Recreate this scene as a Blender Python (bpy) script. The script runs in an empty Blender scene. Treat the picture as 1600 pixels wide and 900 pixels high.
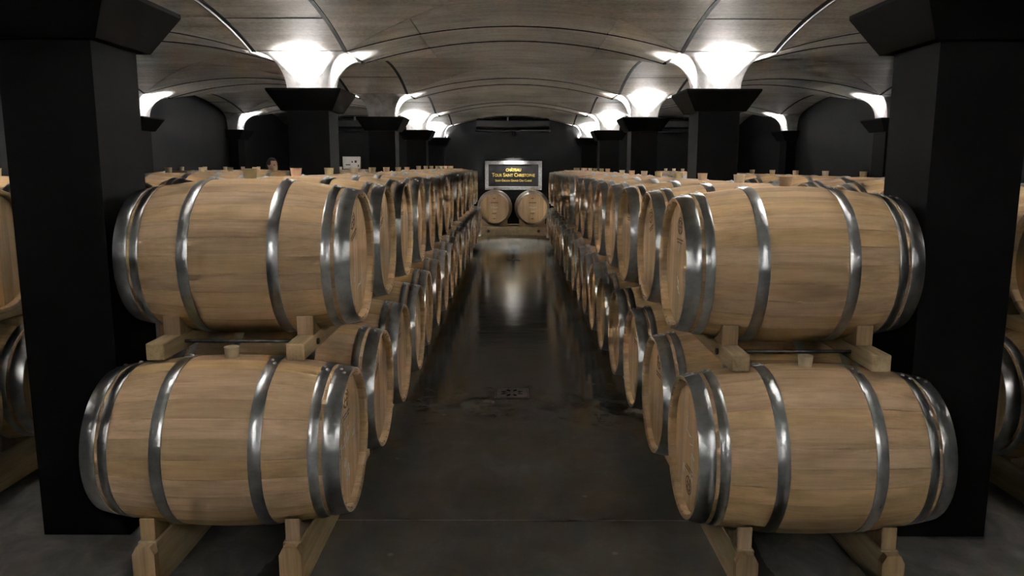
import bpy, bmesh, math, random
from mathutils import Matrix, Vector
random.seed(7)
PI = math.pi
SC = bpy.context.scene
COL = SC.collection

# ------------------------------------------------------------------ camera
CAM_H = 1.5985
PITCH = 0.1574
cam_d = bpy.data.cameras.new('camera'); cam = bpy.data.objects.new('camera', cam_d); COL.objects.link(cam)
cam_d.sensor_width = 36; cam_d.lens = 27.0; cam_d.clip_start = 0.05; cam_d.clip_end = 100
cam.matrix_world = Matrix.Translation((0, 0, CAM_H)) @ Matrix.Rotation(PI/2 - PITCH, 4, 'X') @ Matrix.Rotation(0.002, 4, 'Z')
SC.camera = cam

# ------------------------------------------------------------------ world, exposure
w = bpy.data.worlds.new('world'); SC.world = w; w.use_nodes = True
w.node_tree.nodes['Background'].inputs[0].default_value = (0, 0, 0, 1)
w.node_tree.nodes['Background'].inputs[1].default_value = 0
SC.view_settings.view_transform = 'Standard'; SC.view_settings.look = 'None'
SC.view_settings.gamma = 1; SC.view_settings.use_curve_mapping = False
SC.view_settings.exposure = 2.95
LAMP_W = 38.0            # every uplight on a capital
LAMP_W_SIDE = 85.0
LAMP_W_NEAR = 52.0       # the rows by and behind the camera
LAMP_COL = (1.0, 0.98, 0.965)
SC.cycles.max_bounces = 7; SC.cycles.diffuse_bounces = 5; SC.cycles.glossy_bounces = 3; SC.cycles.caustics_refractive = False; SC.cycles.caustics_reflective = False
SC.cycles.use_adaptive_sampling = True; SC.cycles.adaptive_threshold = .03

# ------------------------------------------------------------------ room numbers
XP = (-1.858, 1.881)                     # pillar centre lines
ROW0, ROWS = 3.340, 3.9935               # pillar row spacing
YROW = [ROW0 + ROWS*k for k in range(-3, 5)]     # -8.64 ... 19.314; the vault runs on behind the camera
XW = 5.5
YB, YF = YROW[0], YROW[-1]               # wall behind the camera, end wall
CAP0, CAP1 = 2.09, 2.28                  # capital
Z0, RISE = 2.585, 0.215                  # springing of the shallow vault and its rise
PH, FH = 0.1875, 0.40                    # half shaft, half flare top

# ------------------------------------------------------------------ node helpers
def mat(name):
    m = bpy.data.materials.new(name); m.use_nodes = True
    nt = m.node_tree; return m, nt, nt.nodes['Principled BSDF']
def N(nt, t, **kw):
    n = nt.nodes.new(t)
    for k, v in kw.items(): setattr(n, k, v)
    return n
def L(nt, a, b): nt.links.new(a, b)
def ramp(nt, fac, stops):
    r = N(nt, 'ShaderNodeValToRGB'); e = r.color_ramp.elements
    while len(e) < len(stops): e.new(0.5)
    for el, (p, c) in zip(e, stops):
        el.position = p; el.color = (*c, 1) if len(c) == 3 else c
    L(nt, fac, r.inputs[0]); return r.outputs[0]
def mixc(nt, a, b, fac, mode='MIX'):
    m = N(nt, 'ShaderNodeMix', data_type='RGBA', blend_type=mode)
    for sock, v in ((m.inputs[0], fac), (m.inputs[6], a), (m.inputs[7], b)):
        if hasattr(v, 'links'): L(nt, v, sock)
        elif isinstance(v, (int, float)): sock.default_value = v
        else: sock.default_value = (*v, 1)
    return m.outputs[2]
def math_(nt, op, a, b=None):
    m = N(nt, 'ShaderNodeMath', operation=op)
    for i, v in enumerate((a, b)):
        if v is None: continue
        if hasattr(v, 'links'): L(nt, v, m.inputs[i])
        else: m.inputs[i].default_value = v
    return m.outputs[0]
def coords(nt, scale=(1, 1, 1), offset=None, kind='Object'):
    tc = N(nt, 'ShaderNodeTexCoord'); v = tc.outputs[kind]
    if offset is not None:
        a = N(nt, 'ShaderNodeVectorMath', operation='ADD'); L(nt, v, a.inputs[0])
        c = N(nt, 'ShaderNodeCombineXYZ')
        for i in range(3): L(nt, offset, c.inputs[i])
        L(nt, c.outputs[0], a.inputs[1]); v = a.outputs[0]
    mp = N(nt, 'ShaderNodeMapping'); mp.inputs['Scale'].default_value = scale
    L(nt, v, mp.inputs[0]); return mp.outputs[0]
def noise(nt, vec, scale, detail=4, rough=.55, dist=0):
    n = N(nt, 'ShaderNodeTexNoise'); n.inputs['Scale'].default_value = scale
    n.inputs['Detail'].default_value = detail; n.inputs['Roughness'].default_value = rough
    n.inputs['Distortion'].default_value = dist
    L(nt, vec, n.inputs['Vector']); return n.outputs[0]
def bump(nt, bsdf, h, strength, dist=.01):
    b = N(nt, 'ShaderNodeBump'); b.inputs['Strength'].default_value = strength; b.inputs['Distance'].default_value = dist
    L(nt, h, b.inputs['Height']); L(nt, b.outputs[0], bsdf.inputs['Normal'])

def wood(name, axis, c_dark, c_mid, c_light, rough=.62, vary=.34, stains=.6):
    m, nt, b = mat(name)
    oi = N(nt, 'ShaderNodeObjectInfo'); geo = N(nt, 'ShaderNodeNewGeometry')
    rnd = math_(nt, 'FRACT', math_(nt, 'ADD', oi.outputs['Random'], geo.outputs['Random Per Island']))
    off = math_(nt, 'MULTIPLY', rnd, 37.0)
    s1 = [22, 22, 22]; s1[axis] = 1.3
    s2 = [140, 140, 140]; s2[axis] = 5
    s3 = [7, 7, 7]; s3[axis] = 2.4
    g1 = noise(nt, coords(nt, s1, off), 1.0, 5, .6, .6)
    g2 = noise(nt, coords(nt, s2, off), 1.0, 3, .6)
    g3 = noise(nt, coords(nt, s3, off), 1.0, 3, .5)
    g = math_(nt, 'ADD', math_(nt, 'MULTIPLY', g1, .62), math_(nt, 'MULTIPLY', g2, .38))
    col = ramp(nt, g, [(.30, c_dark), (.52, c_mid), (.74, c_light)])
    tone = N(nt, 'ShaderNodeHueSaturation')
    r2 = math_(nt, 'FRACT', math_(nt, 'MULTIPLY', rnd, 7.31))
    L(nt, math_(nt, 'ADD', math_(nt, 'MULTIPLY', rnd, vary), 1 - vary*.55), tone.inputs['Value'])
    L(nt, math_(nt, 'ADD', math_(nt, 'MULTIPLY', r2, .16), .90), tone.inputs['Saturation'])
    L(nt, math_(nt, 'ADD', math_(nt, 'MULTIPLY', r2, .008), .497), tone.inputs['Hue'])
    L(nt, col, tone.inputs['Color'])
    st = ramp(nt, g3, [(.58, (0, 0, 0)), (.76, (1, 1, 1))])
    col = mixc(nt, tone.outputs[0], tuple(x*.55 for x in c_dark), math_(nt, 'MULTIPLY', st, stains))
    L(nt, col, b.inputs['Base Color'])
    b.inputs['Roughness'].default_value = rough; b.inputs['Specular IOR Level'].default_value = .3
    bump(nt, b, g2, .12, .004)
    return m

OAK = ((.41, .262, .135), (.61, .405, .22), (.74, .515, .30))
M = {}
M['stave'] = wood('oak_stave', 0, *OAK)
M['head'] = wood('oak_head', 2, (.45, .285, .15), (.64, .43, .235), (.75, .53, .31), stains=.25)
M['beam'] = wood('rack_timber', 1, (.34, .24, .125), (.52, .39, .22), (.66, .51, .31), vary=.2, stains=.35)
M['chock'] = wood('chock_timber', 2, (.30, .19, .10), (.45, .30, .17), (.58, .40, .24), vary=.25, stains=.3)

def hoop_mat():
    m, nt, b = mat('galvanised_hoop')
    oi = N(nt, 'ShaderNodeObjectInfo'); off = math_(nt, 'MULTIPLY', oi.outputs['Random'], 31.0)
    a = noise(nt, coords(nt, (90, 3, 3), off), 1.0, 3, .6)
    c = noise(nt, coords(nt, (14, 14, 14), off), 1.0, 4, .6)
    col = ramp(nt, c, [(.3, (.36, .375, .385)), (.7, (.60, .615, .625))])
    L(nt, col, b.inputs['Base Color']); b.inputs['Metallic'].default_value = 1
    r = math_(nt, 'ADD', math_(nt, 'MULTIPLY', a, .10), math_(nt, 'ADD', math_(nt, 'MULTIPLY', c, .10), .21))
    L(nt, r, b.inputs['Roughness']); bump(nt, b, a, .012, .002)
    return m
M['hoop'] = hoop_mat()

def plain(name, col, rough=.6, metal=0, nscale=None, amount=.25, spec=.5, bmp=0):
    m, nt, b = mat(name)
    b.inputs['Roughness'].default_value = rough; b.inputs['Metallic'].default_value = metal
    b.inputs['Specular IOR Level'].default_value = spec
    n = noise(nt, coords(nt), nscale or 8, 5, .6)
    c = ramp(nt, n, [(.3, tuple(x*(1-amount) for x in col)), (.7, tuple(min(1, x*(1+amount)) for x in col))])
    L(nt, c, b.inputs['Base Color'])
    if bmp: bump(nt, b, n, bmp, .01)
    return m
M['black'] = plain('black_paint', (.0022, .0022, .0024), .6, 0, 5, .3, .10, .1)
M['wall'] = plain('black_plaster', (.0054, .0054, .0058), .5, 0, 3, .4, .19, .25)
M['void'] = plain('joint_void', (.006, .006, .006), .9, 0, 5, .1, .1)
M['bung_olive'] = plain('olive_silicone', (.46, .37, .20), .45, 0, 20, .1)
M['bung_peach'] = plain('peach_silicone', (.72, .48, .31), .45, 0, 20, .1)
M['bung_cream'] = plain('cream_silicone', (.72, .61, .43), .45, 0, 20, .1)
M['steel'] = plain('dark_steel', (.12, .115, .11), .4, 1, 20, .3)
M['bright'] = plain('bright_steel', (.72, .72, .73), .35, .35, 30, .15)
M['chalk'] = plain('white_chalk', (.78, .77, .74), .9, 0, 60, .2)
M['burnt'] = plain('burnt_brand', (.20, .115, .06), .8, 0, 40, .3)
M['frame'] = plain('pale_metal_frame', (.55, .55, .54), .35, .6, 25, .35)
M['sign'] = plain('black_sign_panel', (.012, .012, .013), .3, 0, 5, .2)
M['gold'] = plain('gold_lettering', (.85, .62, .16), .35, .3, 30, .1)
M['grille'] = plain('black_metal', (.0035, .0035, .004), .45, .1, 8, .2)
M['pipe'] = plain('grey_conduit', (.20, .20, .20), .4, .3, 10, .15)
M['card'] = plain('white_cardboard', (.74, .72, .69), .8, 0, 10, .08)
M['ink'] = plain('brown_print', (.09, .05, .04), .8, 0, 10, .1)
M['skin'] = plain('skin', (.46, .27, .19), .5, 0, 12, .08)
M['cloth'] = plain('black_cloth', (.012, .012, .014), .9, 0, 30, .3)
M['hair'] = plain('dark_hair', (.012, .009, .008), .5, 0, 60, .4)
M['vent'] = plain('dark_vent', (.010, .010, .011), .6, 0, 8, .2)

def concrete(name):
    m, nt, b = mat(name)
    oi = N(nt, 'ShaderNodeObjectInfo'); geo = N(nt, 'ShaderNodeNewGeometry')
    off = math_(nt, 'MULTIPLY', oi.outputs['Random'], 3.0)
    big = noise(nt, coords(nt, (.9, .9, .9)), 1.0, 5, .62)
    board = noise(nt, coords(nt, (.7, 9, 1.5), off), 1.0, 5, .6)
    fine = noise(nt, coords(nt, (30, 30, 30)), 1.0, 4, .65)
    g = math_(nt, 'ADD', math_(nt, 'MULTIPLY', big, .42), math_(nt, 'ADD', math_(nt, 'MULTIPLY', board, .32), math_(nt, 'MULTIPLY', fine, .26)))
    col = ramp(nt, g, [(.37, (.25, .235, .21)), (.5, (.47, .445, .405)), (.61, (.66, .635, .60))])
    hs = N(nt, 'ShaderNodeHueSaturation'); L(nt, col, hs.inputs['Color'])
    L(nt, math_(nt, 'ADD', math_(nt, 'MULTIPLY', oi.outputs['Random'], .22), .88), hs.inputs['Value'])
    pit = N(nt, 'ShaderNodeTexVoronoi'); pit.inputs['Scale'].default_value = 22; L(nt, coords(nt), pit.inputs['Vector'])
    pits = ramp(nt, pit.outputs['Distance'], [(.05, (1, 1, 1)), (.11, (0, 0, 0))])
    zone = ramp(nt, noise(nt, coords(nt, (1.3, 1.3, 1.3)), 1.0, 2), [(.55, (0, 0, 0)), (.68, (1, 1, 1))])
    c2 = mixc(nt, hs.outputs[0], (.05, .045, .04), math_(nt, 'MULTIPLY', math_(nt, 'MULTIPLY', pits, zone), .8))
    L(nt, c2, b.inputs['Base Color']); b.inputs['Roughness'].default_value = .55
    b.inputs['Specular IOR Level'].default_value = .35
    bump(nt, b, g, .25, .02)
    return m
M['vault'] = concrete('board_marked_concrete')

def flare_mat():
    m, nt, b = mat('trowelled_concrete')
    a = noise(nt, coords(nt, (9, 9, 9)), 1.0, 6, .68, .4)
    col = ramp(nt, a, [(.30, (.30, .298, .29)), (.52, (.50, .496, .488)), (.75, (.66, .655, .645))])
    L(nt, col, b.inputs['Base Color']); b.inputs['Roughness'].default_value = .5
    bump(nt, b, a, .3, .02)
    return m
M['flare'] = flare_mat()

def floor_mat():
    m, nt, b = mat('polished_cellar_floor')
    tc = N(nt, 'ShaderNodeTexCoord'); sp = N(nt, 'ShaderNodeSeparateXYZ'); L(nt, tc.outputs['Object'], sp.inputs[0])
    big = noise(nt, coords(nt, (1.1, .8, 1)), 1.0, 6, .62, .5)
    mid = noise(nt, coords(nt, (5, 4, 5)), 1.0, 6, .66, .6)
    streak = noise(nt, coords(nt, (2.6, 9, 5)), 1.0, 5, .62)
    aisle = ramp(nt, mid, [(.25, (.078, .074, .064)), (.55, (.096, .092, .081)), (.80, (.125, .119, .106))])
    side = ramp(nt, mid, [(.30, (.07, .067, .06)), (.52, (.15, .145, .135)), (.72, (.25, .24, .225))])
    ax = math_(nt, 'ABSOLUTE', math_(nt, 'SUBTRACT', sp.outputs[0], .03))
    ed = math_(nt, 'ADD', ax, math_(nt, 'MULTIPLY', big, .25))
    k = ramp(nt, math_(nt, 'SUBTRACT', ed, .2), [(.92, (0, 0, 0)), (.99, (1, 1, 1))])
    col = mixc(nt, aisle, side, k)
    spk = N(nt, 'ShaderNodeTexVoronoi'); spk.inputs['Scale'].default_value = 3.1; L(nt, coords(nt), spk.inputs['Vector'])
    dots = ramp(nt, spk.outputs['Distance'], [(.025, (1, 1, 1)), (.05, (0, 0, 0))])
    col = mixc(nt, col, (.22, .21, .19), math_(nt, 'MULTIPLY', dots, .5))
    L(nt, col, b.inputs['Base Color'])
    r = math_(nt, 'ADD', math_(nt, 'MULTIPLY', streak, .10), math_(nt, 'ADD', math_(nt, 'MULTIPLY', big, .18), -.02))
    r = math_(nt, 'ADD', r, math_(nt, 'MULTIPLY', k, .4))
    L(nt, r, b.inputs['Roughness']); b.inputs['Specular IOR Level'].default_value = .5
    h = math_(nt, 'ADD', math_(nt, 'MULTIPLY', streak, .6), mid)
    bump(nt, b, h, .10, .012)
    return m
M['floor'] = floor_mat()

def emis(name, col, s):
    m, nt, b = mat(name)
    b.inputs['Emission Color'].default_value = (*col, 1); b.inputs['Emission Strength'].default_value = s
    return m
M['lens'] = emis('lamp_lens', LAMP_COL, 12)

# ------------------------------------------------------------------ mesh helpers
def mesh_from(name, verts, faces, material, smooth=False):
    me = bpy.data.meshes.new(name); me.from_pydata([tuple(v) for v in verts], [], faces); me.update()
    ms = material if isinstance(material, (list, tuple)) else [material]
    for m_ in ms: me.materials.append(m_)
    if smooth: me.polygons.foreach_set('use_smooth', [True]*len(me.polygons))
    return me
def add(name, me, parent=None, loc=None, mtx=None):
    o = bpy.data.objects.new(name, me); COL.objects.link(o)
    if parent: o.parent = parent
    if mtx is not None: o.matrix_local = mtx
    elif loc is not None: o.location = loc
    return o
def thing(name, label, cat, loc=(0, 0, 0), rz=0, group=None, kind=None):
    o = bpy.data.objects.new(name, None); COL.objects.link(o)
    o.empty_display_size = .1
    o.location = loc; o.rotation_euler = (0, 0, rz)
    tag(o, label, cat, group, kind); return o
def tag(o, label=None, cat=None, group=None, kind=None):
    if label: o['label'] = label
    if cat: o['category'] = cat
    if group: o['group'] = group
    if kind: o['kind'] = kind
    return o
class MB:
    def __init__(s): s.v = []; s.f = []
    def box(s, x0, x1, y0, y1, z0, z1, c=0.0):
        if c <= 0:
            b = len(s.v)
            s.v += [(x, y, z) for z in (z0, z1) for y in (y0, y1) for x in (x0, x1)]
            s.f += [tuple(b+i for i in q) for q in ((0, 2, 3, 1), (4, 5, 7, 6), (0, 1, 5, 4), (2, 6, 7, 3), (0, 4, 6, 2), (1, 3, 7, 5))]
        else:
            bm = bmesh.new(); bmesh.ops.create_cube(bm, size=1)
            for v in bm.verts: v.co = ((x0+x1)/2 + v.co.x*(x1-x0), (y0+y1)/2 + v.co.y*(y1-y0), (z0+z1)/2 + v.co.z*(z1-z0))
            bmesh.ops.bevel(bm, geom=bm.edges[:], offset=c, segments=1, affect='EDGES', profile=.5)
            s.bm(bm)
        return s
    def bm(s, bm):
        b = len(s.v); bm.verts.index_update()
        s.v += [tuple(v.co) for v in bm.verts]; s.f += [tuple(b+v.index for v in f.verts) for f in bm.faces]; bm.free(); return s
    def prism(s, pts, a0, a1, axis):          # pts in the two other axes (cyclic order after axis)
        b = len(s.v); n = len(pts)
        def P(a, p): return {0: (a, p[0], p[1]), 1: (p[0], a, p[1]), 2: (p[0], p[1], a)}[axis]
        s.v += [P(a0, p) for p in pts] + [P(a1, p) for p in pts]
        s.f += [tuple(b+i for i in range(n)), tuple(b+n+i for i in reversed(range(n)))]
        s.f += [(b+i, b+n+i, b+n+(i+1) % n, b+(i+1) % n) for i in range(n)]
        return s
    def tube(s, pts, r, n=8, cap=True):
        pts = [Vector(p) for p in pts]; b = len(s.v); up = Vector((0, 0, 1))
        for i, p in enumerate(pts):
            t = (pts[min(i+1, len(pts)-1)] - pts[max(i-1, 0)]).normalized()
            u = t.cross(up if abs(t.z) < .95 else Vector((1, 0, 0))).normalized(); q = u.cross(t)
            s.v += [tuple(p + r*(math.cos(2*PI*k/n)*u + math.sin(2*PI*k/n)*q)) for k in range(n)]
        for i in range(len(pts)-1):
            for k in range(n):
                k2 = (k+1) % n
                s.f.append((b+i*n+k, b+i*n+k2, b+(i+1)*n+k2, b+(i+1)*n+k))
        if cap:
            s.f.append(tuple(b+k for k in reversed(range(n)))); e = b+(len(pts)-1)*n
            s.f.append(tuple(e+k for k in range(n)))
        return s
    def lathe(s, prof, n, axis=2, c=(0, 0, 0), cap0=True, cap1=True):      # prof: (r, h)
        b = len(s.v)
        for r, h in prof:
            for k in range(n):
                a = 2*PI*k/n; p = (r*math.cos(a), r*math.sin(a))
                q = {2: (p[0], p[1], h), 0: (h, p[0], p[1]), 1: (p[1], h, p[0])}[axis]
                s.v.append((q[0]+c[0], q[1]+c[1], q[2]+c[2]))
        m = len(prof)
        for i in range(m-1):
            for k in range(n):
                k2 = (k+1) % n; s.f.append((b+i*n+k, b+i*n+k2, b+(i+1)*n+k2, b+(i+1)*n+k))
        if cap0: s.f.append(tuple(b+k for k in reversed(range(n))))
        if cap1: s.f.append(tuple(b+(m-1)*n+k for k in range(n)))
        return s
    def mesh(s, name, material, smooth=False, angle=None):
        me = mesh_from(name, s.v, s.f, material, smooth or angle is not None)
        if angle is not None: me.set_sharp_from_angle(angle=math.radians(angle))
        return me

# ------------------------------------------------------------------ the setting: floor, walls, vault
fl = add('floor', MB().box(-XW-.3, XW+.3, YB-.3, YF+.3, -.2, 0).mesh('floor', M['floor'])); fl['kind'] = 'structure'
TOP = Z0 + RISE + .30
def wall(name, a):
    o = add(name, MB().box(*a).mesh(name, M['wall'])); o['kind'] = 'structure'; return o
WL = wall('wall_left', (-XW-.3, -XW, YB-.3, YF+.3, 0, TOP))
wall('wall_right', (XW, XW+.3, YB-.3, YF+.3, 0, TOP))
wall('wall_end', (-XW, XW, YF, YF+.3, 0, TOP))
wall('wall_behind', (-XW, XW, YB-.3, YB, 0, TOP))
CEIL = add('ceiling', MB().box(-XW-.3, XW+.3, YB-.3, YF+.3, TOP-.2, TOP).mesh('ceiling', M['void'])); CEIL['kind'] = 'structure'
# saw-cut joint across the aisle, a thin recessed line of pale filler
XS = [(-XW, -XW+FH), (XP[0]-FH, XP[0]+FH), (XP[1]-FH, XP[1]+FH), (XW-FH, XW)]
XB = [(XS[i][1], XS[i+1][0]) for i in range(3)]
YS = [(max(y-FH, YB), min(y+FH, YF)) for y in YROW]
YBAY = [(YS[i][1], YS[i+1][0]) for i in range(len(YS)-1)]
CJ = .56
GAP, GY, THIN = .019, .0075, .0035
def arch(s): return RISE*(1 - s*s)
def shell(name, grid, th=.035):
    """grid[i][j] of points seen from below -> closed panel with thickness"""
    ni, nj = len(grid), len(grid[0]); v = []; f = []
    idx = lambda i, j, t=0: t*ni*nj + i*nj + j
    for t in (0, 1):
        for i in range(ni):
            for j in range(nj):
                x, y, z = grid[i][j]; v.append((x, y, z + t*th))
    for i in range(ni-1):
        for j in range(nj-1):
            f.append((idx(i, j), idx(i, j+1), idx(i+1, j+1), idx(i+1, j)))
            f.append((idx(i, j, 1), idx(i+1, j, 1), idx(i+1, j+1, 1), idx(i, j+1, 1)))
    for i in range(ni-1):
        for j, fl_ in ((0, 0), (nj-1, 1)):
            q = (idx(i, j), idx(i+1, j), idx(i+1, j, 1), idx(i, j, 1)); f.append(q if not fl_ else q[::-1])
    for j in range(nj-1):
        for i, fl_ in ((0, 1), (ni-1, 0)):
            q = (idx(i, j), idx(i, j+1), idx(i, j+1, 1), idx(i, j, 1)); f.append(q[::-1] if fl_ == 0 else q)
    bm = bmesh.new(); vs = [bm.verts.new(p) for p in v]
    for q in f:
        try: bm.faces.new([vs[k] for k in q])
        except ValueError: pass
    bmesh.ops.remove_doubles(bm, verts=bm.verts[:], dist=1e-5)
    bmesh.ops.recalc_face_normals(bm, faces=bm.faces[:])
    for fc in bm.faces: fc.smooth = True
    me = bpy.data.meshes.new(name); bm.to_mesh(me); bm.free(); me.materials.append(M['vault'])
    me.set_sharp_from_angle(angle=math.radians(35))
    return add(name, me, CEIL)
def lin(a, b, n): return [a + (b-a)*i/(n-1) for i in range(n)]
# arch bands across (between pillars of one row) and along (between rows)
for ys in YS:
    for x0, x1 in XB:
        xc, h = (x0+x1)/2, (x1-x0)/2
        for s0, s1 in ((-1, -CJ), (-CJ, CJ), (CJ, 1)):
            a = xc + s0*h + (GAP if s0 == -1 else THIN); b = xc + s1*h - (GAP if s1 == 1 else THIN)
            shell('arch_band_panel', [[(x, y, Z0 + arch((x-xc)/h)) for y in lin(ys[0]+GY, ys[1]-GY, 3)] for x in lin(a, b, 9)])
for xs in XS:
    for y0, y1 in YBAY:
        yc, h = (y0+y1)/2, (y1-y0)/2
        for s0, s1 in ((-1, -CJ), (-CJ, CJ), (CJ, 1)):
            a = yc + s0*h + (GAP if s0 == -1 else THIN); b = yc + s1*h - (GAP if s1 == 1 else THIN)
            shell('arch_band_panel', [[(x, y, Z0 + arch((y-yc)/h)) for x in lin(xs[0]+GAP, xs[1]-GAP, 3)] for y in lin(a, b, 9)])
# the groin vault of every bay, twelve panels each
for x0, x1 in XB:
    for y0, y1 in YBAY:
        xc, hx, yc, hy = (x0+x1)/2, (x1-x0)/2, (y0+y1)/2, (y1-y0)/2
        for side in range(4):
            for s0, s1 in ((-1, -CJ), (-CJ, CJ), (CJ, 1)):
                e = .0024
                a = s0 + e; b = s1 - e
                grid = []
                for s in lin(a, b, 9):
                    row = []
                    for t in lin(min(abs(s) + e, .999), .9985, 5):
                        if side == 0: px, py = s, t
                        elif side == 1: px, py = s, -t
                        elif side == 2: px, py = t, s
                        else: px, py = -t, s
                        zz = Z0 + arch(min(1, abs(s)))
                        row.append((xc + px*(hx-GAP*.9), yc + py*(hy-GY*.9), zz))
                    grid.append(row)
                shell('vault_panel', grid)

# black sealant strips in the joints
M['seal'] = plain('black_sealant', (.008, .008, .008), .7, 0, 20, .2, .2)
def strip(pts, side, w_, h_):
    v = []; f = []
    sx_, sy_ = side
    for x, y, z in pts:
        for a, b in ((-1, .012), (1, .012), (1, -h_), (-1, -h_)): v.append((x + sx_*a*w_, y + sy_*a*w_, z + b))
    for i in range(len(pts)-1):
        for k in range(4): f.append((4*i+k, 4*i+(k+1) % 4, 4*i+4+(k+1) % 4, 4*i+4+k))
    n = 4*(len(pts)-1); f += [(3, 2, 1, 0), (n, n+1, n+2, n+3)]
    return add('joint_strip', recalc(mesh_from('joint_strip', v, f, M['seal'])), CEIL)
def recalc(me):
    bm = bmesh.new(); bm.from_mesh(me); bmesh.ops.recalc_face_normals(bm, faces=bm.faces[:]); bm.to_mesh(me); bm.free(); return me
for r, (y0, y1) in enumerate(YS):
    for x0, x1 in XB:
        xc, h = (x0+x1)/2, (x1-x0)/2
        for y in ((y0,) if r == len(YS)-1 else (y1,) if r == 0 else (y0, y1)):
            strip([(x, y, Z0 + arch((x-xc)/h)) for x in lin(x0, x1, 25)], (0, 1), .006, .009)
for x0, x1 in XS:
    for y0, y1 in YBAY:
        yc, h = (y0+y1)/2, (y1-y0)/2
        for x in (x0, x1):
            if abs(abs(x) - XW) < .01: continue
            strip([(x, y, Z0 + arch((y-yc)/h)) for y in lin(y0-.01, y1+.01, 25)], (1, 0), .0175, .004)
        for t_ in (-CJ, CJ):
            strip([(x, yc + t_*h, Z0 + arch(t_)) for x in (x0+.02, x1-.02)], (0, 1), .003, .0035)

# ------------------------------------------------------------------ pillars with capitals, flares and uplights
def frustum(cx, cy, levels, lim):
    v = []; f = []
    for h, z in levels:
        for sx, sy in ((-1, -1), (1, -1), (1, 1), (-1, 1)):
            v.append((max(-XW+.0005, min(XW-.0005, cx+sx*h)), max(YB+.0005, min(YF-.0005, cy+sy*h)), z))
    n = len(levels)
    for i in range(n-1):
        for k in range(4):
            k2 = (k+1) % 4; f.append((i*4+k, i*4+k2, (i+1)*4+k2, (i+1)*4+k))
    f.append((3, 2, 1, 0)); f.append(tuple((n-1)*4+k for k in range(4)))
    return v, f
LAMP_ME = MB().lathe([(.022, 0), (.022, .006), (.017, .006)], 14, 2, cap1=False).mesh('uplight_ring', M['black'], angle=40)
LENS_ME = MB().lathe([(.017, .0), (.017, .004)], 14, 2).mesh('uplight_lens', M['lens'])
LIGHT_D = bpy.data.lights.new('uplight_lamp', 'SPOT')
LIGHT_D.energy = LAMP_W; LIGHT_D.color = LAMP_COL; LIGHT_D.spot_size = math.radians(100); LIGHT_D.spot_blend = .9
LIGHT_D.shadow_soft_size = .018
LIGHT_S = LIGHT_D.copy(); LIGHT_S.energy = LAMP_W_SIDE
LIGHT_N = LIGHT_D.copy(); LIGHT_N.energy = LAMP_W_NEAR           # power raised by and behind the camera to brighten the barrel fronts
RN = ['first', 'second', 'third', 'fourth', 'fifth', 'sixth', 'seventh', 'eighth', 'ninth', 'tenth', 'eleventh', 'twelfth',
      'thirteenth', 'fourteenth', 'fifteenth', 'sixteenth', 'seventeenth', 'eighteenth', 'nineteenth', 'twentieth']
def pillar(cx, cy, label, group, lamps, wallp=False):
    t = thing('wall_pilaster' if wallp else 'pillar', label, 'pilaster' if wallp else 'pillar', (cx, cy, 0), 0, group, 'thing')
    def P(name, levels, m, smooth=None):
        v, f = frustum(cx, cy, levels, None)
        v = [(a-cx, b-cy, c) for a, b, c in v]
        me = mesh_from(name, v, f, m, smooth is not None)
        if smooth: me.set_sharp_from_angle(angle=math.radians(smooth))
        return add(name, me, t)
    P('shaft', [(PH, 0), (PH, CAP0)], M['black'])
    P('capital', [(PH+.045, CAP0), (PH+.052, CAP0+.012), (PH+.148, CAP1-.018), (PH+.148, CAP1)], M['black'])
    n = 12; lv = []
    for k in range(n+1):
        ph = math.radians(86)*k/n
        lv.append((PH-.003 + (FH-GAP-PH+.003)*(1-math.cos(ph))/(1-math.cos(math.radians(86))), CAP1 + (Z0-CAP1)*math.sin(ph)/math.sin(math.radians(86))))
    P('flare', lv + [(FH-GAP, Z0+.03)], M['flare'], 40)
    for dx, dy in lamps:
        lx, ly = dx*(PH+.055), dy*(PH+.055)
        u = add('uplight', LAMP_ME, t, (lx, ly, CAP1)); add('lens', LENS_ME, u)
        lo = bpy.data.objects.new('uplight_lamp', LIGHT_S if wallp else LIGHT_N if cy < 4 else LIGHT_D); COL.objects.link(lo); lo.parent = u
        lo.location = (0, 0, .012)
        d = Vector((-dx*.02, -dy*.02, 1))
        lo.rotation_euler = d.to_track_quat('-Z', 'Y').to_euler()
    return t
ALL4 = [(1, 0), (-1, 0), (0, 1), (0, -1)]
for r, y in enumerate(YROW):
    k = r - 3                                       # 0: the large front pair
    for i, x in enumerate(XP):
        sd = 'left' if i == 0 else 'right'
        lamps = [l for l in ALL4 if not (k == 4 and l == (0, 1)) and not (r == 0 and l == (0, -1))]
        if k == 2 and i == 0: lamps = [l for l in lamps if l != (0, -1)]        # this lamp is out in the photograph
        if k < 0: lab = f'black square pillar of the {RN[-k-1]} row behind the camera on the {sd}'
        elif k == 0: lab = f'large black square pillar behind the front barrels on the {sd}'
        elif k == 4: lab = f'black square half pillar at the end wall {sd} of the sign'
        elif k == 2 and i == 0: lab = 'black square pillar with its front uplight out, third on the left of the aisle'
        else: lab = f'black square pillar with lit flare, {RN[k]} on the {sd} of the aisle'
        pillar(x, y, lab, 'black pillars along the aisle', lamps)
    for sx in (-1, 1):
        if k == 4: continue
        sd = 'left' if sx < 0 else 'right'
        lab = f'black pilaster with lit flare on the {sd} side wall, in line with the {RN[k]} pillars' if k >= 0 else f'black pilaster on the {sd} side wall in the {RN[-k-1]} row behind the camera'
        pillar(sx*XW, y, lab, 'pilasters on the side walls', [(-sx, 0)], True)

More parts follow.
